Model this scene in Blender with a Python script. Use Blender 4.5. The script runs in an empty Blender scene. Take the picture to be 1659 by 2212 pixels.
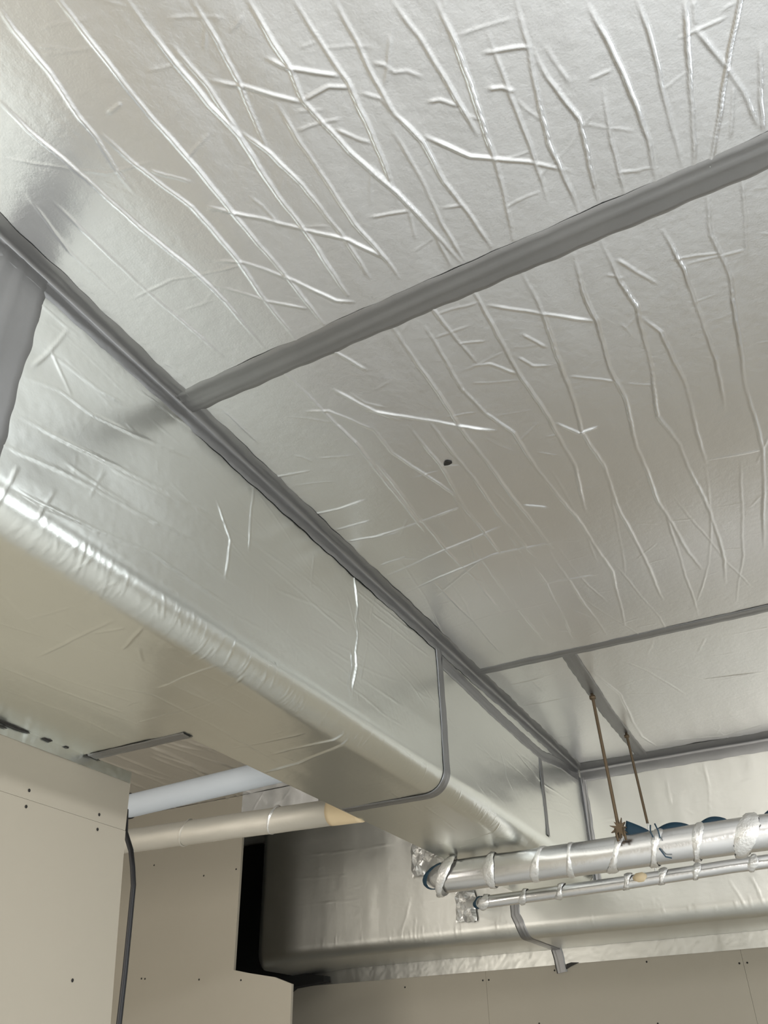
import bpy, math, random
import numpy as np
from mathutils import Vector, Matrix

# ---------------------------------------------------------------- camera, world, lights
C = bpy.context.scene.collection
S = 1.3            # metres per layout unit (ceiling height above the lens = 1 unit)
EYE = 1.5          # lens height above the floor in metres
def W(x, y, z): return (x*S, y*S, z*S + EYE)

cam_d = bpy.data.cameras.new('camera'); cam = bpy.data.objects.new('camera', cam_d); C.objects.link(cam)
right = Vector((0.885, 0.465, -0.021)).normalized()
fwd = Vector((-0.3711, 0.7330, 0.5700)).normalized()
RX, RY, RZ = 0.606571, 0.468578, -0.0259028     # pitch up, yaw left, roll
cp, sp, cy, sy = math.cos(RX), math.sin(RX), math.cos(RY), math.sin(RY)
fwd = Vector((-sy*cp, cy*cp, sp)); r0 = Vector((cy, sy, 0)); u0 = r0.cross(fwd)
right = math.cos(RZ)*r0 + math.sin(RZ)*u0; up = -math.sin(RZ)*r0 + math.cos(RZ)*u0
cam.matrix_world = Matrix(((right.x, up.x, -fwd.x, 0), (right.y, up.y, -fwd.y, 0), (right.z, up.z, -fwd.z, EYE), (0, 0, 0, 1)))
cam_d.sensor_fit = 'VERTICAL'; cam_d.sensor_height = 36; cam_d.lens = 36*1826.84/2212; cam_d.clip_start = 0.01
bpy.context.scene.camera = cam

sc = bpy.context.scene
sc.view_settings.view_transform = 'Standard'; sc.view_settings.look = 'None'; sc.view_settings.gamma = 1
sc.view_settings.use_curve_mapping = False; sc.view_settings.exposure = -0.42
wd = bpy.data.worlds.new('world'); sc.world = wd; wd.use_nodes = True
wd.node_tree.nodes['Background'].inputs[0].default_value = (.75, .85, 1, 1); wd.node_tree.nodes['Background'].inputs[1].default_value = .3

def area(name, loc, target, sx, sy, power, col):
    l = bpy.data.lights.new(name, 'AREA'); l.shape = 'RECTANGLE'; l.size = sx; l.size_y = sy; l.energy = power; l.color = col
    o = bpy.data.objects.new(name, l); C.objects.link(o); o.location = loc
    d = Vector(target) - Vector(loc); o.rotation_euler = d.to_track_quat('-Z', 'Y').to_euler(); return o
# daylight of the window in the right-hand wall, of the doorway behind the camera, and a lamp under the ceiling behind the camera
area('window_light', W(1.96, 1.6, -.1), W(0, 1.6, -.1), 2.6, .95, 42, (.86, .93, 1))
area('doorway_light', W(.3, -2.1, -.3), W(.3, 0, -.3), 1.8, 2.1, 66, (1, .96, .92))
area('ceiling_lamp', W(.85, .1, .93), W(.75, .1, 0), 1.2, .3, 165, (.96, .97, 1))
area('side_fill_light', W(-1.9, -.4, 0), W(-2.3, 3, .3), 1.0, 1.8, 68, (1, .95, .88))  # added fill without a known source, brightens the partition and cross duct

# ---------------------------------------------------------------- helpers
rng = np.random.RandomState(7); random.seed(7)
def new_mesh(name, verts, faces, mat, smooth=True):
    me = bpy.data.meshes.new(name)
    me.from_pydata([tuple(v) for v in verts], [], [tuple(f) for f in faces]); 
    if smooth: me.polygons.foreach_set('use_smooth', [True]*len(me.polygons))
    me.materials.append(mat); me.update(); return me
def obj(name, me, parent=None):
    o = bpy.data.objects.new(name, me); C.objects.link(o)
    if parent is not None:
        o.parent = parent; o.matrix_parent_inverse = Matrix.Translation(-parent.location)
    return o
def build(name, verts, faces, mat, parent=None, smooth=True): return obj(name, new_mesh(name, verts, faces, mat, smooth), parent)
def thing(name, label, cat, loc, group=None):
    o = bpy.data.objects.new(name, None); C.objects.link(o); o.location = loc; o.empty_display_size = .05
    o['label'] = label; o['category'] = cat
    if group: o['group'] = group
    return o
def structure(o): o['kind'] = 'structure'; return o

def box(x0, x1, y0, y1, z0, z1):      # layout units
    v = [W(x, y, z) for x in (x0, x1) for y in (y0, y1) for z in (z0, z1)]
    f = [(0, 1, 3, 2), (4, 6, 7, 5), (0, 4, 5, 1), (2, 3, 7, 6), (0, 2, 6, 4), (1, 5, 7, 3)]
    return v, f
def prism(pts, axis, a, b):           # polygon in the two other axes, extruded along axis
    def P(p, t): return {0: W(t, p[0], p[1]), 1: W(p[0], t, p[1]), 2: W(p[0], p[1], t)}[axis]
    n = len(pts); v = [P(p, a) for p in pts] + [P(p, b) for p in pts]
    f = [tuple(range(n)), tuple(range(2*n-1, n-1, -1))] + [(i, (i+1) % n, n+(i+1) % n, n+i) for i in range(n)]
    return v, f

def lattice(u, v, cell, seed):
    r = np.random.RandomState(seed); T = r.rand(64, 64)*2-1
    a, b = u/cell+100.3, v/cell+77.7; i, j = np.floor(a).astype(int), np.floor(b).astype(int); fa, fb = a-i, b-j
    fa = fa*fa*(3-2*fa); fb = fb*fb*(3-2*fb); g = lambda p, q: T[p % 64, q % 64]
    return (g(i, j)*(1-fa)+g(i+1, j)*fa)*(1-fb) + (g(i, j+1)*(1-fa)+g(i+1, j+1)*fa)*fb

def ridge_field(U, V, u, v, ridges, amp=.0026, width=.0042):
    """height (m) of creases given as polylines (m) over the grid U x V; u, v are its axes"""
    H = np.zeros_like(U); du = u[1]-u[0]; dv = v[1]-v[0]
    for k, (a, pl) in enumerate(ridges):
        w = width*(.75+.38*min(a, 1.6)+.5*max(0, a-1.6)) ; m = w*1.2
        best = np.zeros_like(U); L = sum(math.dist(p, q) for p, q in zip(pl, pl[1:])); run = 0; a *= min(1.4, .6+L*1.3)
        for (p, q) in zip(pl, pl[1:]):
            i0, i1 = np.searchsorted(u, [min(p[0], q[0])-m, max(p[0], q[0])+m]); j0, j1 = np.searchsorted(v, [min(p[1], q[1])-m, max(p[1], q[1])+m])
            l = math.dist(p, q)
            if i1 > i0 and j1 > j0 and l > 1e-6:
                uu, vv = U[i0:i1, j0:j1], V[i0:i1, j0:j1]
                t = ((uu-p[0])*(q[0]-p[0])+(vv-p[1])*(q[1]-p[1]))/l/l; tc = np.clip(t, 0, 1)
                off = .0012*np.sin((run+tc*l)*23+k*1.7) + .0004*np.sin((run+tc*l)*90+k)
                cx, cyy = p[0]+(q[0]-p[0])*tc - off*(q[1]-p[1])/l, p[1]+(q[1]-p[1])*tc + off*(q[0]-p[0])/l
                d = np.hypot(uu-cx, vv-cyy)
                s = (run+tc*l)/L; taper = np.clip(np.minimum(s, 1-s)*6+.15, 0, 1)*(.8+.3*np.sin(s*L*17+k))
                h = a*amp*taper*np.clip(1-d/w, 0, 1)**1.15
                best[i0:i1, j0:j1] = np.maximum(best[i0:i1, j0:j1], h)
            run += l
        H = np.maximum(H, best) + .25*np.minimum(H, best)
    return H
def random_creases(n, u0, u1, v0, v1, dirang, spread, lmin, lmax, amin, amax, seed):
    r = random.Random(seed); out = []
    for _ in range(n):
        x, y = r.uniform(u0, u1), r.uniform(v0, v1); a = dirang + r.gauss(0, spread); l = r.uniform(lmin, lmax); pl = [(x, y)]
        for s in range(3):
            a += r.gauss(0, .09); x += math.cos(a)*l/3; y += math.sin(a)*l/3; pl.append((x, y))
        out.append((r.uniform(amin, amax), pl))
    return out

def sheet(name, u0, u1, v0, v1, step, fmap, mat, parent, ridges=(), soft=.0012, mask=None, seed=1, amp=.0026, fine=.00012, cw=.0042):
    nu, nv = max(2, int((u1-u0)/step)+1), max(2, int((v1-v0)/step)+1)
    u, v = np.linspace(u0, u1, nu), np.linspace(v0, v1, nv); U, V = np.meshgrid(u, v, indexing='ij')
    H = ridge_field(U, V, u, v, ridges, amp, cw) if len(ridges) else np.zeros_like(U)
    H = H + soft*(lattice(U, V*.3, .13, seed)+.45*lattice(U, V*.22, .05, seed+1)) + fine*lattice(U, V, .012, seed+2)
    P = fmap(U, V, H).reshape(-1, 3)
    idx = np.arange(nu*nv).reshape(nu, nv)
    q = np.stack([idx[:-1, :-1], idx[1:, :-1], idx[1:, 1:], idx[:-1, 1:]], -1).reshape(-1, 4)
    if mask is not None:
        cu = ((U[:-1, :-1]+U[1:, 1:])/2).ravel(); cvv = ((V[:-1, :-1]+V[1:, 1:])/2).ravel(); q = q[mask(cu, cvv)]
    me = bpy.data.meshes.new(name); me.vertices.add(len(P)); me.vertices.foreach_set('co', P.ravel().astype('f4'))
    me.loops.add(q.size); me.loops.foreach_set('vertex_index', q.ravel().astype('i4'))
    me.polygons.add(len(q)); me.polygons.foreach_set('loop_start', np.arange(0, q.size, 4, dtype='i4'))
    me.polygons.foreach_set('use_smooth', np.ones(len(q), bool)); me.update(calc_edges=True); me.validate(); me.materials.append(mat)
    return obj(name, me, parent)

# surface maps, arguments in metres (layout metres), h = relief towards the room
def m_ceil(U, V, H): return np.stack([U, V, S+EYE-H], -1)
ZB, RB = .60*S, .055*S; XS = -.805*S
def duct_profile(s):
    """position and outward normal round the left duct: down the side, round the edge, along the bottom"""
    s = np.asarray(s, float); L1 = S-ZB-RB; A = RB*math.pi/2
    th = np.clip((s-L1)/RB, 0, math.pi/2); x = XS-RB+RB*np.cos(th); z = ZB+RB-RB*np.sin(th)
    z = np.where(s < L1, S-s, z); x = np.where(s > L1+A, XS-RB-(s-L1-A), x)
    return x, z, np.cos(th), -np.sin(th)
def m_duct(U, V, H):
    x, z, nx, nz = duct_profile(U); return np.stack([x+nx*H, V, z+nz*H+EYE], -1)
Y1, Y3, Z2, R2 = 3.154*S, 3.5*S, .455*S, .05*S
def m_duct2(U, V, H):                 # U = x, V = distance down the face, round, back along the bottom
    L1 = S-Z2-R2; A = R2*math.pi/2; th = np.clip((V-L1)/R2, 0, math.pi/2)
    y = Y1+R2-R2*np.cos(th); z = Z2+R2-R2*np.sin(th); z = np.where(V < L1, S-V, z); y = np.where(V > L1+A, Y1+R2+(V-L1-A), y)
    return np.stack([U, y-np.cos(th)*H, z-np.sin(th)*H+EYE], -1)

def tape(name, fmap, path, width, mat, parent, seed=0, h=.0034, taper=True):
    """adhesive strip along a path (m) on a surface map, with lengthwise creases and slightly ragged edges"""
    pts = []; 
    for p, q in zip(path, path[1:]):
        n = max(1, int(math.dist(p, q)/.01)); pts += [(p[0]+(q[0]-p[0])*i/n, p[1]+(q[1]-p[1])*i/n) for i in range(n)]
    pts.append(path[-1]); n = len(pts); K = 13; r = np.random.RandomState(seed+11)
    ph = r.rand(4)*6; verts = []; P = np.array(pts); T = np.gradient(P, axis=0); T /= np.linalg.norm(T, axis=1)[:, None]; N = np.stack([-T[:, 1], T[:, 0]], 1)
    s = np.arange(n)*.01; rag = .0012*np.sin(s*37+ph[0])+.001*np.sin(s*91+ph[1])
    for k in range(K):
        c = k/(K-1)*2-1; off = c*(width/2)+rag*(1 if c > 0 else .6)*abs(c)
        hh = h*(1 if abs(c) < .95 else .15) + .0011*np.exp(-((c-.25*np.sin(s*3+ph[2])-.1)/.13)**2) - .0007*np.exp(-((c+.4+.2*np.sin(s*5+ph[3]))/.12)**2)
        Q = P + N*off[:, None] if np.ndim(off) else P + N*off
        verts.append(fmap(Q[:, 0], Q[:, 1], hh))
    V = np.stack(verts, 0).reshape(-1, 3)
    f = [(k*n+i, k*n+i+1, (k+1)*n+i+1, (k+1)*n+i) for k in range(K-1) for i in range(n-1)]
    return build(name, V, f, mat, parent)

def corner_tape(name, p0, p1, da, db, wa, wb, mat, parent, seed=0):
    """strip folded into an inside corner running p0->p1 (units); da, db = directions away from the corner on the two faces"""
    p0, p1, da, db = [np.array(a, float) for a in (p0, p1, da, db)]; n = int(np.linalg.norm(p1-p0)*S/.012)+2
    prof = []; f = .007/S; off = .0028/S
    for k in range(6): prof.append((wa*(1-k/5)+f*(k/5), off if k else .0004))
    prof2 = [(a*1., o*1.) for a, o in prof]
    r = np.random.RandomState(seed+5); ph = r.rand(3)*6; verts = []; K = 0
    for side in (0, 1):
        pr = prof2 if side == 0 else [( (wb*(1-k/5)+f*(k/5)), off if k else .0004) for k in range(6)][::-1]
        for (a, o) in pr:
            K += 1
            for i in range(n):
                t = i/(n-1); s = t*np.linalg.norm(p1-p0)
                jit = (.0012*math.sin(s*45+ph[side])+.001*math.sin(s*110+ph[2]))*(a/max(wa, wb)); oo = o+.0006*math.sin(s*23+a*400+ph[0])
                d, e = (da, db) if side == 0 else (db, da)
                verts.append(W(*(p0+(p1-p0)*t+d*(a+jit)+e*max(oo, .0003))))
    fcs = [(k*n+i, k*n+i+1, (k+1)*n+i+1, (k+1)*n+i) for k in range(K-1) for i in range(n-1)]
    return build(name, verts, fcs, mat, parent)

def tube(name, path, rad, mat, parent=None, seg=28, lump=0, seed=0, cap=True, sag=None):
    """tube along path (units), radius in units (number or function of the run length)"""
    P = [Vector(W(*p)) for p in path]; dense = []
    for a, b in zip(P, P[1:]):
        m = max(1, int((b-a).length/.015)); dense += [a.lerp(b, i/m) for i in range(m)]
    dense.append(P[-1]); n = len(dense); r = np.random.RandomState(seed); ph = r.rand(6)*6
    verts = []; run = 0; ref = Vector((0, 0, 1))
    for i, p in enumerate(dense):
        t = (dense[min(i+1, n-1)]-dense[max(i-1, 0)]).normalized()
        if abs(t.dot(ref)) > .9: e1 = t.cross(Vector((1, 0, 0))).normalized()
        else: e1 = t.cross(ref).normalized()
        e2 = e1.cross(t).normalized(); run += (p-dense[i-1]).length if i else 0
        R = (rad(run) if callable(rad) else rad)*S
        for k in range(seg):
            a = 2*math.pi*k/seg
            rr = R*(1+lump*(.5*math.sin(3*a+run*9+ph[0])+.35*math.sin(5*a-run*21+ph[1])+.3*math.sin(2*a+run*47+ph[2])))
            verts.append(p+e1*math.cos(a)*rr+e2*math.sin(a)*rr)
    f = [(i*seg+k, i*seg+(k+1) % seg, (i+1)*seg+(k+1) % seg, (i+1)*seg+k) for i in range(n-1) for k in range(seg)]
    if cap: f += [tuple(range(seg))[::-1], tuple((n-1)*seg+k for k in range(seg))]
    return build(name, verts, f, mat, parent)

def band(name, c, axis, R, width, mat, parent, tilt=0, yaw=0, rough=.12, seed=0):
    """crinkled foil strap round a pipe: c, R, width in units; axis = pipe direction"""
    seg, K = 48, 7; r = np.random.RandomState(seed); t = Vector(axis).normalized(); e1 = t.cross(Vector((0, 0, 1))).normalized(); e2 = e1.cross(t)
    verts = []; Wd = width*S; J = r.rand(K, seg)
    for k in range(K):
        c0 = k/(K-1)*2-1
        for s in range(seg):
            a = 2*math.pi*s/seg; lift = .02*R*S+(.0028+.0012*math.sin(5*a+seed))*(1-c0*c0)**.5+rough*.022*(J[k, s]-.5)
            rr = R*S*.985+lift if abs(c0) < .99 else R*S*.99
            sh = (tilt*math.sin(a)+yaw*math.cos(a))*R*S + (J[k, (s*3) % seg]-.5)*.1*Wd
            verts.append(Vector(W(*c))+t*(c0*Wd/2*(1+.35*math.sin(2*a+seed))+sh)+e1*math.cos(a)*rr+e2*math.sin(a)*rr)
    f = [(k*seg+s, k*seg+(s+1) % seg, (k+1)*seg+(s+1) % seg, (k+1)*seg+s) for k in range(K-1) for s in range(seg)]
    return build(name, verts, f, mat, parent, smooth=True)

# ---------------------------------------------------------------- materials
def mat_new(name, col, metal=0, rough=.5):
    m = bpy.data.materials.new(name); m.use_nodes = True; b = m.node_tree.nodes['Principled BSDF']
    b.inputs['Base Color'].default_value = (*col, 1); b.inputs['Metallic'].default_value = metal; b.inputs['Roughness'].default_value = rough
    return m
def add_noise(m, layers, colvar=None, roughvar=None):
    """layers: (scale, stretch xyz, strength, distance) of bump noise in object space"""
    nt = m.node_tree; b = nt.nodes['Principled BSDF']; tc = nt.nodes.new('ShaderNodeTexCoord'); prev = None
    for (scale, st, strength, dist) in layers:
        mp = nt.nodes.new('ShaderNodeMapping'); mp.inputs['Scale'].default_value = st; nt.links.new(tc.outputs['Object'], mp.inputs[0])
        nz = nt.nodes.new('ShaderNodeTexNoise'); nz.inputs['Scale'].default_value = scale; nz.inputs['Detail'].default_value = 3
        nt.links.new(mp.outputs[0], nz.inputs['Vector'])
        bp = nt.nodes.new('ShaderNodeBump'); bp.inputs['Strength'].default_value = strength; bp.inputs['Distance'].default_value = dist
        nt.links.new(nz.outputs[0], bp.inputs['Height'])
        if prev: nt.links.new(prev.outputs[0], bp.inputs['Normal'])
        prev = bp
    if prev: nt.links.new(prev.outputs[0], b.inputs['Normal'])
    if colvar:
        sc_, c1, c2 = colvar; nz = nt.nodes.new('ShaderNodeTexNoise'); nz.inputs['Scale'].default_value = sc_; nz.inputs['Detail'].default_value = 5
        nt.links.new(tc.outputs['Object'], nz.inputs['Vector']); mx = nt.nodes.new('ShaderNodeMix'); mx.data_type = 'RGBA'
        mx.inputs['A'].default_value = (*c1, 1); mx.inputs['B'].default_value = (*c2, 1); nt.links.new(nz.outputs[0], mx.inputs['Factor'])
        nt.links.new(mx.outputs['Result'], b.inputs['Base Color'])
    return m
FOIL = add_noise(mat_new('foil_facing', (.8, .8, .78), 1, .29), [(260, (1, 1, 1), .3, .0007), (75, (1, 1, 1), .22, .0014), (26, (1, .5, 1), .35, .003)], (3, (.80, .80, .80), (.86, .86, .86)))
FOIL2 = add_noise(mat_new('foil_duct_wrap', (.8, .8, .76), 1, .29), [(200, (1, 1, 1), .2, .0005), (14, (1, .35, 1), .2, .004)], (3, (.76, .77, .715), (.82, .83, .78)))
DULL = add_noise(mat_new('dull_foil_paper', (.6, .57, .5), .55, .5), [(60, (1, 1, 1), .3, .002)])
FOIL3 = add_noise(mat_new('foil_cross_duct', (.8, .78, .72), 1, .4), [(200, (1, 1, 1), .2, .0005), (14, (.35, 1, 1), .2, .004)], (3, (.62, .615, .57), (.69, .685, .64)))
FPIPE = add_noise(mat_new('foil_pipe_jacket', (.82, .82, .82), 1, .26), [(60, (1, 1, 1), .25, .002)])
FBAND = add_noise(mat_new('crinkled_foil_strap', (.86, .85, .82), .75, .3), [(120, (1, 1, 1), .6, .003)])
TAPE = add_noise(mat_new('grey_foil_tape', (.28, .28, .28), .85, .38), [(90, (1, 1, 1), .15, .001)], (8, (.25, .248, .245), (.31, .306, .30)))
DRY = add_noise(mat_new('plasterboard', (.5, .46, .4), 0, .85), [(300, (1, 1, 1), .1, .0005)], (2, (.345, .312, .248), (.385, .348, .28)))
SEAM = mat_new('dark_joint', (.05, .045, .04), 0, .9)
DARK = mat_new('void_shade_black', (.008, .008, .007), 0, .9)  # near-black colour stands for the shade inside the void
BLACK = mat_new('black_rubber', (.012, .012, .013), 0, .5)
SCREW = mat_new('black_phosphate_screw', (.02, .018, .015), .3, .5)
WHITE = add_noise(mat_new('white_insulation', (.47, .51, .55), 0, .6), [(70, (1, 1, 1), .15, .002)])
TEAL = mat_new('dark_teal_membrane', (.012, .045, .075), 0, .35)
ROD = add_noise(mat_new('rusty_steel', (.14, .1, .06), .6, .55), [(200, (1, 1, 1), .3, .001)])
KRAFT = mat_new('kraft_paper', (.75, .6, .38), 0, .7)
CONC = add_noise(mat_new('concrete_floor', (.6, .58, .56), 0, .7), [(20, (1, 1, 1), .2, .003)], (1.5, (.62, .63, .61), (.72, .725, .71)))
PLAST = mat_new('painted_plaster', (.5, .49, .46), 0, .85)
# crease lines, metres: NEAR/MID/FARL/FARR on the ceiling (x, y); DUCTW (run round the profile, y); DUCT2W (x, z)
NEAR=[(1,[(-0.738,0.276),(-0.742,0.306),(-0.742,0.372),(-0.757,0.452),(-0.757,0.489),(-0.768,0.547),(-0.771,0.598)]),(1,[(-0.845,0.373),(-0.844,0.425),(-0.826,0.534),(-0.807,0.676),(-0.786,0.797),(-0.779,0.871),(-0.786,1.013)]),(1,[(-0.655,0.307),(-0.657,0.358),(-0.656,0.466),(-0.65,0.577),(-0.647,0.698),(-0.642,0.843),(-0.642,0.937),(-0.64,1.017)]),(1,[(-0.746,0.49),(-0.734,0.555),(-0.702,0.668),(-0.699,0.806),(-0.709,0.91),(-0.714,1.027)]),(1.1,[(-0.569,0.353),(-0.568,0.43),(-0.563,0.534),(-0.551,0.6),(-0.558,0.724),(-0.556,0.816),(-0.56,0.975)]),(1.1,[(-0.553,0.433),(-0.547,0.508),(-0.551,0.6)]),(0.8,[(-0.488,0.396),(-0.492,0.459),(-0.499,0.529),(-0.513,0.588),(-0.526,0.647)]),(1,[(-0.546,0.594),(-0.523,0.65),(-0.508,0.724),(-0.505,0.799),(-0.5,0.859),(-0.501,0.958)]),(1.1,[(-0.415,0.435),(-0.418,0.495),(-0.418,0.547),(-0.429,0.598),(-0.404,0.71),(-0.373,0.815),(-0.349,0.926),(-0.331,1.013)]),(0.9,[(-0.466,0.586),(-0.471,0.658),(-0.468,0.746),(-0.467,0.836),(-0.456,0.927),(-0.453,0.985)]),(1,[(-0.361,0.464),(-0.356,0.544),(-0.349,0.605),(-0.358,0.691),(-0.371,0.784),(-0.38,0.837)]),(0.9,[(-0.309,0.492),(-0.307,0.558),(-0.312,0.621),(-0.311,0.693)]),(1,[(-0.535,0.503),(-0.495,0.536),(-0.461,0.571),(-0.431,0.601)]),(1,[(-0.44,0.514),(-0.421,0.544),(-0.356,0.593)]),(0.9,[(-0.429,0.598),(-0.38,0.598),(-0.347,0.616)]),(1.1,[(-0.676,0.682),(-0.609,0.747),(-0.555,0.806),(-0.495,0.861),(-0.45,0.936)]),(1.1,[(-0.735,0.783),(-0.694,0.809),(-0.641,0.883),(-0.587,0.974),(-0.558,0.995)]),(0.8,[(-0.779,0.824),(-0.742,0.867),(-0.705,0.912),(-0.647,0.964)]),(0.9,[(-0.342,0.631),(-0.317,0.654),(-0.309,0.689)]),(0.6,[(-0.936,0.514),(-0.962,0.638),(-0.959,0.759)]),(0.6,[(-0.907,0.54),(-0.906,0.651),(-0.896,0.793),(-0.876,0.991)]),(0.4,[(-0.932,0.781),(-0.839,0.779),(-0.775,0.796),(-0.693,0.816)]),(0.4,[(-0.922,0.441),(-0.864,0.487),(-0.788,0.548),(-0.706,0.568)]),(1.1,[(-0.235,0.532),(-0.223,0.596),(-0.215,0.691),(-0.205,0.783)]),(1.2,[(-0.18,0.561),(-0.18,0.63),(-0.186,0.729),(-0.2,0.856),(-0.226,1.008)]),(1.1,[(-0.317,0.667),(-0.29,0.752),(-0.29,0.838),(-0.28,0.909),(-0.269,1.01)]),(1.2,[(-0.283,0.745),(-0.231,0.813),(-0.146,0.874),(-0.093,0.921)]),(1,[(-0.387,0.748),(-0.365,0.85),(-0.35,0.929),(-0.352,1.008)]),(0.8,[(-0.326,0.717),(-0.323,0.83),(-0.328,0.911),(-0.327,1.008)]),(1,[(-0.079,0.616),(-0.083,0.687),(-0.098,0.776),(-0.109,0.854),(-0.101,0.973),(-0.101,1.018)]),(1.1,[(-0.078,0.694),(-0.073,0.746),(-0.051,0.838),(-0.059,0.921),(-0.065,1.014)]),(1.3,[(0.014,0.673),(0.025,0.749),(0.038,0.859),(0.042,0.926),(0.033,1.013)]),(0.9,[(0.077,0.7),(0.083,0.78),(0.081,0.886),(0.08,1.007)]),(1.4,[(0.139,0.733),(0.126,0.836),(0.099,1.012)]),(1.2,[(0.144,0.777),(0.168,0.838),(0.192,0.915),(0.207,0.992)]),(1,[(0.15,0.739),(0.146,0.778)]),(0.8,[(-0.132,0.636),(-0.133,0.718),(-0.135,0.821),(-0.146,0.964)]),(0.7,[(-0.001,0.801),(-0.014,0.906),(-0.022,1.016)]),(0.9,[(-0.147,0.663),(-0.117,0.674),(-0.09,0.685),(-0.079,0.693)]),(1,[(-0.162,0.72),(-0.142,0.729),(-0.128,0.745)]),(0.9,[(-0.255,0.695),(-0.237,0.701),(-0.213,0.725)]),(1,[(-0.302,0.598),(-0.288,0.609),(-0.279,0.626),(-0.261,0.633),(-0.244,0.655)]),(0.5,[(-0.049,0.844),(-0.021,0.868),(0.024,0.902)]),(1,[(0.227,0.847),(0.217,0.931),(0.213,1.009)]),(0.6,[(0.182,0.896),(0.164,0.992)]),(0.5,[(-0.018,0.779),(0.018,0.782)]),(0.4,[(-0.17,0.622),(-0.089,0.639)]),(1,[(-0.407,0.665),(-0.385,0.695),(-0.365,0.715)]),(0.6,[(-0.446,0.608),(-0.405,0.625)]),(0.8,[(-0.06,0.7),(-0.046,0.772)]),(0.6,[(-0.319,0.881),(-0.281,0.896),(-0.273,0.985)]),(0.7,[(-0.437,0.839),(-0.368,0.86)]),(0.6,[(-0.366,0.845),(-0.385,0.924)])]
MID=[(1.2,[(-0.138,1.093),(-0.151,1.216),(-0.149,1.276),(-0.16,1.427),(-0.156,1.534),(-0.175,1.721),(-0.182,1.982),(-0.162,2.299),(-0.149,2.416)]),(1,[(-0.337,1.074),(-0.341,1.215),(-0.34,1.345),(-0.331,1.512),(-0.332,1.719),(-0.367,1.942)]),(1,[(-0.432,1.062),(-0.423,1.165),(-0.407,1.274)]),(1,[(-0.523,1.091),(-0.521,1.27),(-0.526,1.444),(-0.515,1.819),(-0.506,2.075)]),(1.1,[(-0.239,1.07),(-0.236,1.169),(-0.247,1.297),(-0.257,1.443),(-0.277,1.602),(-0.268,1.754),(-0.286,1.988),(-0.283,2.216),(-0.295,2.556)]),(1.1,[(-0.084,1.08),(-0.08,1.203),(-0.065,1.277),(-0.081,1.47),(-0.104,1.639),(-0.082,1.773),(-0.079,1.907),(-0.068,2.111),(-0.076,2.393),(-0.1,2.544)]),(0.9,[(-0.065,1.313),(-0.039,1.374),(-0.025,1.544),(-0.039,1.883)]),(0.9,[(0.022,1.12),(0.039,1.228),(0.04,1.32),(0.05,1.509),(0.038,1.697)]),(1.1,[(0.11,1.082),(0.098,1.174),(0.114,1.29),(0.094,1.61),(0.097,1.903),(0.035,2.382)]),(0.9,[(0.168,1.076),(0.149,1.264)]),(0.8,[(-0.709,1.342),(-0.709,1.453),(-0.65,1.68),(-0.646,1.798)]),(0.8,[(-0.63,1.386),(-0.627,1.554),(-0.648,1.771),(-0.646,2.053)]),(0.8,[(-0.761,1.436),(-0.77,1.651),(-0.779,1.902),(-0.771,2.112),(-0.778,2.398)]),(0.9,[(-0.463,1.124),(-0.469,1.325),(-0.455,1.434),(-0.421,1.531),(-0.421,1.704),(-0.397,1.951),(-0.39,2.295),(-0.447,2.666)]),(0.8,[(-0.582,1.401),(-0.576,1.65),(-0.578,1.877),(-0.564,2.118)]),(1.6,[(-0.691,1.286),(-0.621,1.352),(-0.526,1.444),(-0.458,1.501)]),(1.2,[(-0.327,1.13),(-0.25,1.197),(-0.153,1.276)]),(1,[(-0.246,1.408),(-0.158,1.476)]),(1,[(-0.422,1.274),(-0.385,1.286),(-0.345,1.342)]),(1.4,[(-0.319,1.547),(-0.285,1.607),(-0.238,1.608)]),(1.2,[(-0.504,1.825),(-0.452,1.869)]),(1,[(-0.94,1.768),(-0.864,1.768),(-0.66,1.752)]),(1,[(-1.004,1.978),(-0.824,1.937),(-0.582,1.888)]),(1,[(-1.001,2.099),(-0.897,2.072),(-0.67,2.019),(-0.495,2.043)]),(0.9,[(-0.611,2.252),(-0.432,2.289)]),(1.1,[(-0.667,1.08),(-0.627,1.175)]),(1.2,[(-0.721,1.191),(-0.676,1.299),(-0.643,1.356)]),(1,[(-0.811,1.224),(-0.767,1.248),(-0.709,1.359)]),(1,[(-0.789,1.093),(-0.779,1.214),(-0.77,1.376),(-0.779,1.57),(-0.79,1.818)]),(1,[(-1.02,1.398),(-0.925,1.419)]),(1.2,[(-1.026,1.585),(-0.948,1.599),(-0.862,1.599)]),(1,[(-1.004,1.683),(-0.898,1.691)]),(1.1,[(-1.006,1.751),(-0.858,1.78)]),(0.8,[(-0.987,1.913),(-0.89,1.902)]),(1,[(-0.069,1.143),(-0.015,1.245)]),(0.7,[(-0.877,1.388),(-0.803,1.419)]),(0.8,[(-0.863,1.804),(-0.805,1.731)]),(0.5,[(-0.036,1.869),(0.099,1.892)]),(0.6,[(-0.973,1.121),(-0.975,1.271)]),(0.5,[(-0.592,1.877),(-0.588,2.261),(-0.63,2.682)]),(0.5,[(-0.519,2.056),(-0.523,2.436),(-0.521,2.704)]),(0.5,[(-0.7,1.869),(-0.72,2.287),(-0.726,2.668)]),(0.5,[(-0.889,2.025),(-0.884,2.375),(-0.895,2.701)]),(0.5,[(-0.172,1.988),(-0.198,2.42),(-0.213,2.725)]),(0.4,[(0.04,1.922),(-0.024,2.395),(-0.089,2.686)]),(0.8,[(-0.292,1.238),(-0.262,1.299)]),(0.8,[(-0.324,1.296),(-0.307,1.337),(-0.276,1.354)]),(0.9,[(-0.925,2.17),(-0.768,2.063),(-0.69,2.016)]),(0.5,[(-0.995,2.396),(-0.818,2.375),(-0.583,2.383)]),(0.7,[(-0.693,1.224),(-0.68,1.266),(-0.651,1.3)])]
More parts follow.
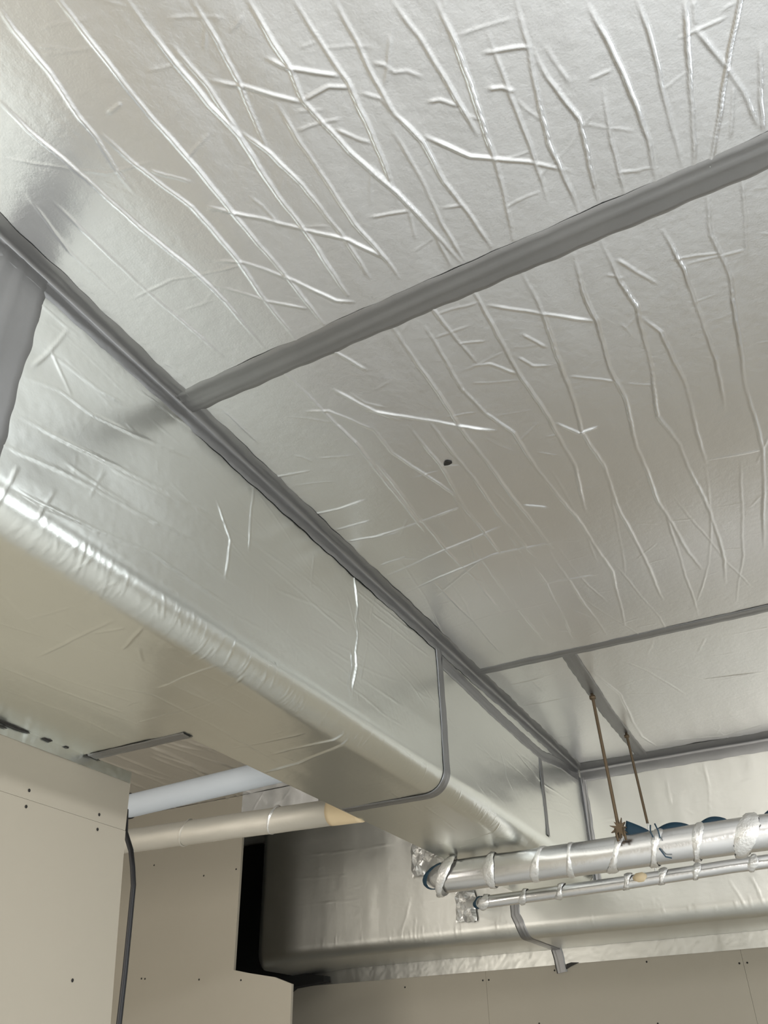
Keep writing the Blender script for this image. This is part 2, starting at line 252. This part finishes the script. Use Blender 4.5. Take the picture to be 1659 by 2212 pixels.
FARL=[(0.7,[(-0.97,2.946),(-0.819,2.943)]),(0.9,[(-0.996,3.174),(-0.823,3.182)]),(0.7,[(-0.996,3.592),(-0.921,3.623)]),(0.6,[(-0.879,2.802),(-0.875,3.107)])]
FARR=[(1,[(-0.65,3.008),(-0.619,3.259),(-0.648,3.561),(-0.662,3.78),(-0.63,3.953)]),(0.8,[(-0.459,3.048),(-0.382,3.166),(-0.299,3.275),(-0.07,3.324)]),(0.6,[(-0.524,2.963),(-0.469,3.09),(-0.392,3.393)]),(0.7,[(-0.558,3.911),(-0.345,3.97),(-0.142,3.895)]),(0.5,[(-0.699,3.211),(-0.441,3.364)])]
DUCTW=[(0.7,[(0.463,0.711),(0.457,0.782),(0.439,0.873),(0.406,1.055),(0.405,1.198),(0.405,1.309)]),(0.5,[(0.349,0.803),(0.342,0.899),(0.334,0.983)]),(0.5,[(0.291,0.906),(0.272,0.999),(0.262,1.071)]),(1,[(0.419,0.716),(0.465,0.707),(0.508,0.709)]),(1.1,[(0.412,0.797),(0.457,0.782),(0.488,0.78)]),(0.9,[(0.046,1.358),(0.105,1.355),(0.234,1.36)]),(1,[(0.168,1.222),(0.242,1.287),(0.353,1.28)]),(0.7,[(0.242,1.276),(0.261,1.345)]),(2.1,[(0.03,1.864),(0.085,1.874),(0.135,1.885),(0.185,1.871),(0.232,1.879),(0.287,1.866),(0.328,1.871),(0.38,1.855),(0.422,1.848)]),(1.9,[(0.284,1.84),(0.335,1.85),(0.395,1.83),(0.43,1.843)]),(1,[(0.151,1.88),(0.219,1.893),(0.27,1.874)]),(1.2,[(0.13,1.829),(0.219,1.869)]),(0.9,[(0.219,1.939),(0.36,1.896)]),(1,[(0.354,1.835),(0.417,1.843)]),(0.9,[(0.211,0.686),(0.155,0.711),(0.064,0.741)]),(0.8,[(0.147,0.714),(0.209,0.784)]),(0.8,[(0.155,0.699),(0.142,0.845),(0.128,0.911)]),(0.8,[(0.243,0.679),(0.214,0.75),(0.212,0.836),(0.177,0.949),(0.118,1.125)]),(0.8,[(0.326,0.69),(0.311,0.782),(0.274,0.93),(0.243,1.124)]),(0.5,[(0.069,0.926),(0.038,1.121),(0.025,1.299)]),(0.6,[(0.4,0.673),(0.371,0.787),(0.349,0.935),(0.314,1.168)]),(0.5,[(0.223,1.399),(0.234,1.586),(0.248,1.824)]),(0.5,[(0.182,1.475),(0.179,1.698)]),(0.5,[(0.269,0.956),(0.226,1.153),(0.199,1.397),(0.192,1.561)]),(0.7,[(0.305,1.548),(0.374,1.533)]),(0.5,[(0.09,1.647),(0.199,1.629)]),(0.6,[(0.23,2.983),(0.322,3.029),(0.358,3.092)]),(0.5,[(0.181,3.146),(0.226,3.463),(0.207,3.854)]),(0.5,[(0.278,1.444),(0.411,1.448)]),(0.6,[(0.416,1.331),(0.477,1.322)]),(0.5,[(0.059,2.115),(0.217,2.075)]),(0.7,[(0.052,1.992),(0.144,1.96)]),(0.5,[(0.113,1.961),(0.092,2.384)]),(1.8,[(0.521,1.867),(0.599,1.865),(0.653,1.87),(0.758,1.884)]),(2,[(0.526,1.897),(0.602,1.931),(0.733,1.981),(0.867,1.999)]),(0.9,[(0.846,1.787),(0.712,1.793),(0.596,1.787)]),(1.3,[(0.583,1.074),(0.707,1.091),(0.838,1.12)]),(1,[(0.556,1.124),(0.663,1.181)]),(0.8,[(0.591,1.108),(0.656,1.096)]),(1,[(0.545,1.346),(0.642,1.36),(0.73,1.374)]),(1,[(0.527,1.428),(0.607,1.462)]),(0.5,[(0.942,1.113),(0.925,1.268),(0.895,1.449)]),(0.4,[(1.031,1.206),(1.008,1.382)]),(0.4,[(0.826,1.267),(0.763,1.395),(0.761,1.601),(0.79,1.955)]),(0.4,[(0.907,1.513),(0.734,1.511),(0.608,1.487)]),(0.5,[(0.729,0.989),(0.612,0.992)]),(0.7,[(0.627,1.192),(0.664,1.249)]),(0.6,[(0.612,2.55),(0.622,2.607),(0.65,2.901)]),(1.1,[(0.694,3.045),(0.59,3.016),(0.504,2.957)])]
DUCT2W=[(0.8,[(-0.646,1.176),(-0.648,1.113),(-0.641,1.07)]),(0.5,[(-0.461,1.252),(-0.469,1.127),(-0.492,0.988)]),(0.5,[(-0.947,1.203),(-0.878,1.214)]),(0.8,[(-1.985,0.823),(-2.009,0.736),(-2.037,0.677),(-2.044,0.626)]),(0.9,[(-1.959,0.732),(-1.97,0.65),(-1.959,0.613)]),(0.5,[(-2.667,1.099),(-2.263,1.084),(-2.043,1.091)]),(0.5,[(-2.721,0.987),(-2.319,0.964)]),(0.5,[(-2.546,1.013),(-2.489,1.03)]),(0.9,[(-1.091,0.669),(-1.091,0.607)]),(0.8,[(-1.069,0.638),(-1.061,0.662)]),(0.8,[(-0.868,0.694),(-0.857,0.646)]),(0.8,[(-0.668,0.665),(-0.657,0.613)]),(0.9,[(-0.474,0.736),(-0.446,0.66),(-0.435,0.615)]),(0.9,[(-0.387,0.745),(-0.369,0.67),(-0.364,0.62)]),(0.6,[(-2.773,0.853),(-2.21,0.841)]),(0.5,[(-0.329,1.125),(-0.208,1.146)]),(0.6,[(-0.589,1.052),(-0.556,1.017)])]
# ---------------------------------------------------------------- room shell
XL, XW, YW, XR, YB, ZF = -1.345, -2.9, 1.448, 2.0, -2.2, -EYE/S
fl = structure(build('floor', *box(XW, XR, YB, 3.6, ZF-.05, ZF), CONC, smooth=False))
ce = structure(build('ceiling', *box(XW, XR, YB, 3.6, 1.012, 1.06), PLAST, smooth=False))
def sub(pl, ax): return pl
g = .012
def ridges_y(n, x0, x1, y0, y1, a0, a1, seed): return random_creases(n, x0*S, x1*S, y0*S, y1*S, math.pi/2, .12, .25, .8, a0, a1, seed)
rnd_near = random_creases(70, -1.0, .45, .1, 1.0, .2, .6, .03, .09, .25, .6, 3) + ridges_y(10, .2, .4, 0, .7, .5, 1, 4)
rnd_mid = random_creases(110, -1.0, .45, 1.1, 2.75, .25, .5, .03, .12, .2, .5, 5) + ridges_y(12, .1, .35, .9, 1.9, .5, 1, 6) + ridges_y(14, -.75, .0, 1.2, 1.9, .2, .4, 61)
sheet('foil_panel', -.805*S, .26*S, -.02*S, .81*S, .0025, m_ceil, FOIL, ce, NEAR+rnd_near, .0014, seed=21, amp=.0030)
sheet('foil_panel', -.805*S, .26*S, .81*S, 2.14*S, .0028, m_ceil, FOIL, ce, MID+rnd_mid, .0014, seed=31, amp=.0032)
sheet('foil_panel', -.805*S, -.535*S, 2.14*S, 3.16*S, .004, m_ceil, FOIL, ce, FARL+random_creases(25, -1.0, -.7, 2.8, 4.1, .1, .4, .05, .15, .2, .5, 8), .0012, seed=41)
sheet('foil_panel', -.535*S, .26*S, 2.14*S, 3.16*S, .004, m_ceil, FOIL, ce, FARR+random_creases(40, -.7, .4, 2.8, 4.1, .2, .6, .05, .2, .2, .5, 9), .0012, seed=51)
sheet('foil_panel', .26*S, 1.1*S, -.02*S, .81*S, .006, m_ceil, FOIL, ce, ridges_y(26, .28, 1.08, -.1, .6, .8, 1.3, 62)+random_creases(25, .36, 1.4, .0, 1.0, .2, .6, .03, .1, .4, .8, 63), .0014, seed=22, amp=.003, cw=.006)
sheet('foil_panel', .26*S, 1.1*S, .81*S, 2.14*S, .006, m_ceil, FOIL, ce, ridges_y(36, .28, 1.08, .85, 1.7, .7, 1.2, 64)+random_creases(30, .36, 1.4, 1.1, 2.7, .2, .6, .03, .12, .4, .8, 65), .0014, seed=32, amp=.003, cw=.006)
sheet('foil_panel', .26*S, 1.1*S, 2.14*S, 3.16*S, .02, m_ceil, FOIL, ce, (), .0012, seed=52)
sheet('foil_panel', 1.1*S, XR*S, -.02*S, 3.16*S, .03, m_ceil, FOIL, ce, (), .0016, seed=61)
sheet('foil_panel', -.805*S, XR*S, YB*S, -.02*S, .03, m_ceil, FOIL, ce, (), .0016, seed=71)
sheet('foil_panel', XW*S, -1.08*S, 1.27*S, 3.2*S, .0065, m_ceil, FOIL, ce, random_creases(60, -3.4, -1.4, 1.8, 3.9, math.pi/2, .06, .3, .9, .8, 1.5, 12), .0015, seed=81, amp=.005, cw=.010)
def m_flap(U, V, H): return np.stack([U, np.full_like(U, 2.748*S)-H, V+EYE], -1)
sheet('foil_flap', -2.05*S, -1.70*S, .872*S, .999*S, .006, m_flap, FOIL, ce, random_creases(14, -2.7, -2.2, 1.14, 1.3, .3, .5, .05, .15, .4, .9, 13), .004, seed=91)
# seam tapes on the ceiling
tape('seam_tape', m_ceil, [(-.80*S, .822*S), (-.42*S, .812*S), (.17*S, .803*S), (.6*S, .80*S), (XR*S, .80*S)], .057*S, TAPE, ce, 1)
tape('seam_tape', m_ceil, [(-.79*S, 2.132*S), (-.4*S, 2.138*S), (0, 2.141*S), (XR*S, 2.14*S)], .042*S, TAPE, ce, 2)
tape('seam_tape', m_ceil, [(-.527*S, 2.15*S), (-.55*S, 2.6*S), (-.555*S, 3.1*S)], .042*S, TAPE, ce, 3, h=.003)
corner_tape('seam_tape', (-.805, -2.1, 1), (-.805, 3.14, 1), (0, 0, -1), (1, 0, 0), .034, .030, TAPE, ce, 4)
corner_tape('seam_tape', (-.80, 3.154, 1), (XR, 3.154, 1), (0, 0, -1), (0, -1, 0), .045, .075, TAPE, ce, 5)
v, f = prism([(-.467+.008*math.cos(a)*(1+.3*math.sin(3*a)), 1.197+.006*math.sin(a)) for a in [i*math.pi/5 for i in range(10)]], 2, .9965, .9985)
build('puncture', v, f, SCREW, ce, smooth=False)

# left wall: plasterboard sheets up to the duct, ending in an outside corner
wl = structure(build('wall_left', *prism([(YB, ZF), (YW-.03, ZF), (YW-.065, .57), (1.262, .57), (1.262, .99), (YB, .99)], 0, XL-.10, XL-.0113), PLAST, smooth=False))
def sheetb(pts, name='drywall_sheet', par=wl, ax=0, a=XL-.011, b=XL): return build(name, *prism(pts, ax, a, b), DRY, par, smooth=False)
sheetb([(YB, .4805), (YW-.048, .4805), (YW-.055, .60), (1.262, .60), (1.262, .99), (YB, .99)])
sheetb([(YB, ZF), (YW+.03, ZF), (YW-.008, .1), (YW-.047, .48), (YB, .48)])
def screw(c, n, par):
    me = screw.me
    o = bpy.data.objects.new('screw', me); C.objects.link(o); o.parent = par; o.location = W(*c); o.rotation_euler = n
    return o
sv = []; 
for i in range(8): sv.append((.0044*math.cos(i*math.pi/4), .0044*math.sin(i*math.pi/4), .0004))
sv += [(a*.6, b*.6, .0014) for a, b, _ in sv[:8]]; sv += [(.0015, 0, .0002), (0, .0015, .0002), (-.0015, 0, .0002), (0, -.0015, .0002)]
screw.me = new_mesh('screw', sv, [(i, (i+1) % 8, 8+(i+1) % 8, 8+i) for i in range(8)]+[(8, 9, 17, 16), (10, 11, 18, 17), (12, 13, 19, 18), (14, 15, 16, 19), (9, 10, 17), (11, 12, 18), (13, 14, 19), (15, 8, 16), (16, 17, 18, 19)], SCREW, False)
RXp = (0, math.pi/2, 0); RYm = (math.pi/2, 0, 0)
for (y, z) in [(1.13, .497), (1.131, .467), (1.318, .495), (1.32, .466), (1.32, .194), (.75, .49), (.75, .468), (.75, .19), (1.13, -.1), (1.32, -.1)]: screw((XL+.0005, y, z), RXp, wl)

# plasterboard sheet beyond the corner, notched round the far duct
wp = structure(build('wall_partition', *prism([(XW, ZF), (-1.795, ZF), (-1.789, .327), (-1.86, .352), (-1.97, .372), (-2.035, .386), (-2.037, .70), (-2.040, .9985), (XW, .9985)], 1, 2.75, 2.762), DRY, smooth=False))
for (x, z) in [(-2.453, .387), (-2.436, .385), (-2.184, .366), (-2.207, .718), (-2.056, .724), (-2.461, .786), (-2.0, .352)]: screw((x, 2.7495, z), RYm, wp)
# black boards added behind the notch, their colour standing for the unlit void
structure(build('void_shade_1', *prism([(XW, .1), (-2.40, .1), (-2.30, .36), (-2.24, .395), (-2.08, .408), (-2.08, .43), (-2.235, .45), (-2.235, .999), (XW, .999)], 1, 3.44, 3.49), DARK, smooth=False))
structure(build('void_shade_2', *box(-2.62, -2.60, 2.77, 3.44, .05, .999), DARK, smooth=False))
# far wall below the cross duct
wb = structure(build('wall_back', *box(XW, XR, 3.513, 3.6, ZF, 1.01), PLAST, smooth=False))
cuts = [XW, -1.38, -.423, .6, XR]
for a, b in zip(cuts, cuts[1:]):
    build('drywall_sheet', *box(a+.0004, b-.0004, 3.5, 3.512, ZF, .998), DRY, wb, smooth=False)
for (x, z) in [(-2.032+.3, .369), (-1.393, .371), (-1.368, .371), (-.752, .388), (-.436, .360), (-.410, .360), (-.751, .196), (-1.183, .217), (-1.39, .1), (-1.37, .1), (.1, .36), (-1.1, .385)]: screw((x, 3.4995, z), RYm, wb)
structure(build('wall_outer', *box(XW-.08, XW, YB, 3.6, ZF, 1.01), PLAST, smooth=False))
structure(build('wall_front', *box(XW, XR, YB-.08, YB, ZF, 1.01), PLAST, smooth=False))
structure(build('wall_right', *box(XR, XR+.08, YB, 3.6, ZF, 1.01), PLAST, smooth=False))

# ---------------------------------------------------------------- long duct on the left
d1 = thing('foil_wrapped_duct', 'large silver foil-wrapped duct running lengthwise under the ceiling on the left', 'duct', W(-.95, 1.5, .6))
L1 = S-ZB-RB; A = RB*math.pi/2; S09 = L1+A+(-.86+1.09)*S; SEND = L1+A+(-.86+1.345)*S
sEdge = L1+A*.5
edge_c = []
rr_ = random.Random(5)
for i in range(330):                  # small gathers across the rounded edge
    y = rr_.uniform(.45, 3.1)*S; a = rr_.uniform(.2, .9)**1.5*(.75 if y < 1.5 else .5); l = rr_.uniform(.02, .085)
    c = sEdge+rr_.uniform(-.02, .035); edge_c.append((a, [(c-l/2, y), (c+l/2, y+rr_.gauss(0, .012)+l*.3)]))
rnd_d = random_creases(60, .03, L1, .5, 4.0, math.pi/2, .08, .12, .5, .15, .35, 31) + random_creases(35, L1+A, SEND, .5, 4.0, math.pi/2, .1, .15, .6, .15, .35, 32) + random_creases(50, .05, SEND, .5, 4.0, .0, .4, .03, .09, .15, .45, 33)
NOTCH = lambda u, v: ~((u > S09) & (v > 1.277*S))
sheet('foil_wrap', .001, SEND, .3*S, Y1-.002, .0036, m_duct, FOIL2, d1, DUCTW+edge_c+rnd_d, .0022, mask=NOTCH, seed=101, amp=.0026)
sheet('foil_wrap', .001, SEND, YB*S, .3*S, .02, m_duct, FOIL2, d1, (), .002, seed=111)
build('foil_end_panel', *box(-1.345, -1.09, 1.268, 1.277, .603, .995), FOIL2, d1, smooth=False)
build('foil_side_panel', *box(-1.098, -1.090, 1.277, 3.15, .601, .998), FOIL2, d1, smooth=False)
sU = lambda z: (1-z)*S
tape('seam_tape', m_duct, [(.005*S, .474*S), (.2*S, .476*S), (L1+A, .484*S), (L1+A+.2, .48*S)], .088*S, TAPE, d1, 20)
tape('seam_tape', m_duct, [(sU(.975), 1.888*S), (sU(.8), 1.893*S), (L1+A*.5, 1.892*S), (S09-.003, 1.89*S)], .036*S, TAPE, d1, 21)
tape('seam_tape', m_duct, [(sU(.946), 1.90*S), (sU(.93), 2.3*S), (sU(.925), 2.7*S), (sU(.955), 2.9*S), (sU(.965), 3.12*S)], .040*S, TAPE, d1, 22, h=.0045)
tape('seam_tape', m_duct, [(sU(.915), 2.675*S), (sU(.6+.06), 2.66*S)], .030*S, TAPE, d1, 23)
tape('seam_tape', m_duct, [(S09-.004, 1.264*S), (SEND-.012, 1.264*S)], .030*S, TAPE, d1, 24)
corner_tape('seam_tape', (-.805, 3.154, .97), (-.805, 3.154, .58), (0, -1, 0), (1, 0, 0), .03, .022, TAPE, d1, 25)
# flange of the wrap folded onto the left wall, with torn dark gaps
def m_wallL(U, V, H): return np.stack([XL*S+.003+H, U, V+EYE], -1)
sheet('wall_flange', .35*S, YW*S-.075, .578*S, .602*S, .006, m_wallL, FOIL2, d1, (), .0014, seed=121, fine=.0006)
def sliver(pts): 
    v, f = prism(pts, 0, XL+.003, XL+.007); build('torn_gap', v, f, SCREW, d1, smooth=False)
sliver([(1.00, .6015), (1.03, .6035), (1.06, .6025), (1.085, .602), (1.098, .598), (1.07, .596), (1.04, .5955)])
sliver([(.98, .592), (1.035, .5925), (1.045, .5905), (1.0, .586)])
sliver([(1.128, .602), (1.146, .6025), (1.156, .600), (1.150, .5965), (1.134, .598)])
sliver([(1.186, .6025), (1.198, .6025), (1.2, .5985), (1.19, .599)])
sliver([(1.243, .603), (1.256, .603), (1.275, .6015), (1.29, .599), (1.25, .5995)])

# ---------------------------------------------------------------- cross duct at the far wall
d2 = thing('foil_wrapped_duct', 'silver foil-wrapped duct crossing the far wall below the ceiling, running off to the right', 'duct', W(-.6, 3.3, .455))
x0, x1 = -2.235*S, 1.6*S; M1 = S-Z2-R2; M2 = M1+R2*math.pi/2; MEND = M2+Y3-Y1-R2-.008
d2w = [(a, [(p[0], S-p[1]) for p in pl]) for a, pl in DUCT2W]
ec = [(rr_.uniform(.2, .7), [(x, M1+rr_.uniform(-.05, .0)), (x+rr_.uniform(-.01, .01), M1+rr_.uniform(.03, .06))]) for x in [rr_.uniform(-2.2, .2)*S for _ in range(60)]]
def endround(U, V, H):
    e = np.clip((x0+.05-U)/.05, 0, 1); P = m_duct2(U, V, H); P[..., 1] += .05*(1-np.sqrt(np.clip(1-e*e, 0, 1))); P[..., 0] += 0
    b = np.clip((V-M1)/(M2-M1), 0, 1)*np.clip((-2.0*S-U)/.3, 0, 1); P[..., 2] -= .02*b; return P
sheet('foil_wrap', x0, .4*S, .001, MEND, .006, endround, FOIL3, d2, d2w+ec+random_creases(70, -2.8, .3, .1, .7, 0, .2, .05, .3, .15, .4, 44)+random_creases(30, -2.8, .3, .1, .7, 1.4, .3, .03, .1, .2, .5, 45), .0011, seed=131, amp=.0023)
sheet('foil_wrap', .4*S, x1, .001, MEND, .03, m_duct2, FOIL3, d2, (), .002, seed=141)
build('foil_end_panel', *box(-2.235, -2.228, 3.20, 3.435, .46, .98), DARK, d2, smooth=False)  # duct end coloured black to pass for shade in the void
def m_lip(U, V, H): return np.stack([U, Y3-.004-H, V+EYE], -1)
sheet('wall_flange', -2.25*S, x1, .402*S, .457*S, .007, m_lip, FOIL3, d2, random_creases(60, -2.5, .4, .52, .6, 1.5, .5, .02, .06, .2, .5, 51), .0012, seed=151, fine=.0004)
tape('seam_tape', endround, [(-1.108*S, (1-.575)*S), (-1.112*S, (1-.53)*S), (-1.10*S, M1), (-1.085*S, M2), (-1.083*S, MEND)], .036*S, TAPE, d2, 30)
tape('seam_tape', m_lip, [(-1.083*S, .457*S), (-1.075*S, .42*S), (-1.07*S, .375*S)], .042*S, TAPE, d2, 31, h=.006)
v, f = prism([(-1.048, .402), (-1.03, .406), (-1.0, .4035), (-1.035, .392), (-1.05, .385)], 1, 3.490, 3.494); build('torn_gap', v, f, SCREW, d2, smooth=False)

# ---------------------------------------------------------------- pipes slung under the ducts
AX = (1, 0, 0)
ya, za, ra = 2.5, .547, .0445
pa = thing('foil_wrapped_pipe', 'thicker upper foil-jacketed pipe hanging on rods, with crinkled foil straps and dark teal lining', 'pipe', W(-.5, ya, za), 'foil pipes hanging below the cross duct')
tube('pipe_jacket', [(-1.09, ya, .545), (-.6, ya, .547), (-.2, ya, .552), (.9, ya, .556)], ra, FPIPE, pa, 40, .012, 1)
tube('elbow_wrap', [(-1.075, ya+.002, .546), (-1.115, ya+.02, .552), (-1.15, ya+.07, .565), (-1.2, ya+.18, .59), (-1.38, 3.10, .72), (-1.45, 3.16, .74)], lambda s: .034, FBAND, pa, 24, .14, 2)
band('inner_sleeve', (-1.118, ya+.018, .5545), (1, -.5, -.2), .036, .016, TEAL, pa, .9, -.5, .1, 90)
for i, (x, w, t, yw, k) in enumerate([(-1.085, .028, .5, .2, 1.2), (-.935, .026, .12, .05, 1.08), (-.79, .022, .4, .0, 1.0), (-.697, .015, .15, .1, 1.0), (-.566, .024, .45, .2, 1.03), (-.456, .022, .35, .1, 1.03), (-.344, .022, .3, .1, 1.04), (-.222, .045, .45, .2, 1.15), (-.08, .014, .3, .1, 1.03), (.07, .014, .3, .1, 1.03), (.22, .014, .3, .1, 1.03)]):
    band('foil_strap', (x, ya, .5465+max(0, x+.6)*.008), AX, ra*k, w, FBAND, pa, t, yw, .14, i+1)
# crumpled foil patch where the pipe enters the cross duct
def crumple(name, cx, cz, w, h, mat, par, seed, y=3.146):
    n = 9; r = np.random.RandomState(seed); vs = []
    for i in range(n):
        for j in range(n):
            e = 0 if i in (0, n-1) or j in (0, n-1) else 1
            vs.append(W(cx+(i/(n-1)-.5)*w+r.uniform(-.004, .004), y-(.004+e*r.rand()*.035), cz+(j/(n-1)-.5)*h+r.uniform(-.004, .004)))
    return build(name, vs, [(i*n+j, (i+1)*n+j, (i+1)*n+j+1, i*n+j+1) for i in range(n-1) for j in range(n-1)], mat, par, smooth=False)
crumple('foil_collar', -1.46, .765, .10, .13, FBAND, pa, 3)
crumple('foil_collar', -1.40, .775, .07, .07, FBAND, pa, 6, 3.10)
for i, (xa, xb, hgt) in enumerate([(-.534, -.463, .044), (-.452, -.352, .017), (-.336, -.252, .017), (-.17, -.06, .022)]):
    n = 14; vs = []
    for k in range(n+1):
        t = k/n; x = xa+(xb-xa)*t
        prof = (math.sin(math.pi*t)**.8 if i else (1-t)**.8*min(1, t*8))
        for (dy, dz) in ((-.012, 0), (-.006, 1), (.006, 1), (.014, 0)):
            vs.append(W(x, ya+dy, za+ra-.005+hgt*prof*dz+.004*dz))
    fs = [(k*4+j, k*4+j+1, k*4+j+5, k*4+j+4) for k in range(n) for j in range(3)]+[(0, 1, 2, 3), (n*4+3, n*4+2, n*4+1, n*4)]
    build('inner_sleeve', vs, fs, TEAL, pa)
for k, pts in enumerate([[(-.452, 2.452, .598), (-.455, 2.449, .58), (-.450, 2.447, .565)], [(-.440, 2.452, .600), (-.434, 2.449, .58), (-.432, 2.446, .56)], [(-.44, 2.447, .535), (-.43, 2.46, .515), (-.415, 2.462, .51)]]):
    tube('tie_wire', pts, .002, TEAL, pa, 8)
yb, rb = 2.72, .0185
pb = thing('foil_wrapped_pipe', 'thinner lower foil-jacketed pipe with bright foil straps, just below the thick one', 'pipe', W(-.6, yb, .51), 'foil pipes hanging below the cross duct')
tube('pipe_jacket', [(-1.055, yb, .504), (-.6, yb, .512), (-.3, yb, .522), (.9, yb, .535)], rb, FPIPE, pb, 28, .02, 4)
tube('elbow_wrap', [(-1.045, yb, .505), (-1.08, yb+.03, .51), (-1.12, yb+.12, .53), (-1.28, 3.13, .58)], .014, FBAND, pb, 20, .12, 5)
band('inner_sleeve', (-1.085, yb+.03, .511), (1, -.5, -.1), .016, .012, TEAL, pb, .6, -.3, .1, 91)
crumple('foil_collar', -1.295, .578, .08, .11, FBAND, pb, 9)
for i, (x, w) in enumerate([(x_, w_*1.5) for x_, w_ in [(-1.055, .018), (-.925, .012), (-.807, .013), (-.600, .013), (-.496, .013), (-.398, .012), (-.242, .014), (-.1, .013), (.05, .013)]]):
    band('foil_strap', (x, yb, .504+(x+1.055)*.024), AX, rb*1.12, w, FBAND, pb, .35, .2, .14, 40+i)
tube('foam_lump', [(-.575, yb-.012, .516), (-.565, yb-.016, .519), (-.548, yb-.016, .52), (-.54, yb-.012, .52)], lambda s: .013 if .005 < s < .04 else .008, KRAFT, pb, 12, .12, 7)

# hanger rods
r1 = thing('threaded_rod', 'rusty threaded rod from the ceiling tape to the brown bracket, the left one of two', 'rod', W(-.538, 2.451, .6), 'hanger rods')
tube('rod_shaft', [(-.549, 2.451, .998), (-.538, 2.451, .575)], .0048, ROD, r1, 10, .05, 8)
tube('rod_nut', [(-.549, 2.451, .990), (-.549, 2.451, .981)], .010, ROD, r1, 6)
n_ = 11; pts = []; rr_ = random.Random(3)
for i in range(n_*2):
    a = math.pi*i/n_; q = (.030 if i % 2 == 0 else .014)*rr_.uniform(.7, 1.15); pts.append((-.535+q*math.cos(a)*.8, .600+q*math.sin(a)))
v, f = prism(pts, 1, 2.442, 2.452); build('rod_bracket', v, f, ROD, r1, smooth=False)
for dx in (-.012, .010): tube('bracket_pin', [(-.535+dx, 2.444, .600), (-.532+dx, 2.443, .566)], .0035, ROD, r1, 8)
r2 = thing('threaded_rod', 'rusty threaded rod ending behind the thick pipe, the right one of two', 'rod', W(-.532, 2.844, .56), 'hanger rods')
tube('rod_shaft', [(-.545, 2.844, .998), (-.532, 2.844, .70)], .0042, ROD, r2, 10, .05, 9)
tube('tie_wire', [(-.532, 2.844, .705), (-.528, 2.80, .53)], .0022, FBAND, r2, 8)
tube('rod_nut', [(-.545, 2.844, .990), (-.545, 2.844, .982)], .009, ROD, r2, 6)

# pipes crossing into the side of the long duct
pw = thing('insulated_pipe', 'smooth pale bluish-white pipe going from the wall corner into the side of the long duct', 'pipe', W(-1.5, 1.9, .735))
tube('pipe_jacket', [(-2.85, 1.9, .715), (-1.8, 1.9, .722), (-1.35, 1.9, .738), (-1.10, 1.9, .742)], .033, WHITE, pw, 32, .006, 10)
tube('hole_ring', [(-1.822, 1.9, .722), (-1.835, 1.9, .722)], .037, BLACK, pw, 24)  # black ring painted in for the dark hole round the pipe
pk = thing('foil_wrapped_pipe', 'dull foil-wrapped pipe below the white one, with a tan end collar at the long duct', 'pipe', W(-1.5, 2.0, .645))
tube('pipe_jacket', [(-2.85, 2.0, .66), (-1.9, 2.0, .654), (-1.3, 2.0, .638), (-1.13, 2.0, .634)], .034, DULL, pk, 32, .02, 11)
tube('end_collar', [(-1.195, 2.0, .6365), (-1.10, 2.0, .632)], .0358, KRAFT, pk, 28, .02)
band('foil_strap', (-1.375, 2.0, .641), AX, .0345, .008, FBAND, pk, .4, .1, .1, 70)
band('foil_strap', (-1.68, 2.0, .648), AX, .0345, .006, DULL, pk, .4, .1, .1, 71)

cb = thing('cable', 'thin black cable hanging down just beyond the outside corner of the plasterboard wall', 'cable', W(-1.5, 1.6, .3))
tube('cable_sheath', [(-1.545, 1.6, .60), (-1.536, 1.6, .545), (-1.51, 1.6, .50), (-1.497, 1.6, .46), (-1.487, 1.6, .42), (-1.482, 1.6, .334), (-1.477, 1.6, .241), (-1.474, 1.6, .143), (-1.47, 1.6, -.4), (-1.47, 1.6, ZF)], .0062, BLACK, cb, 12)
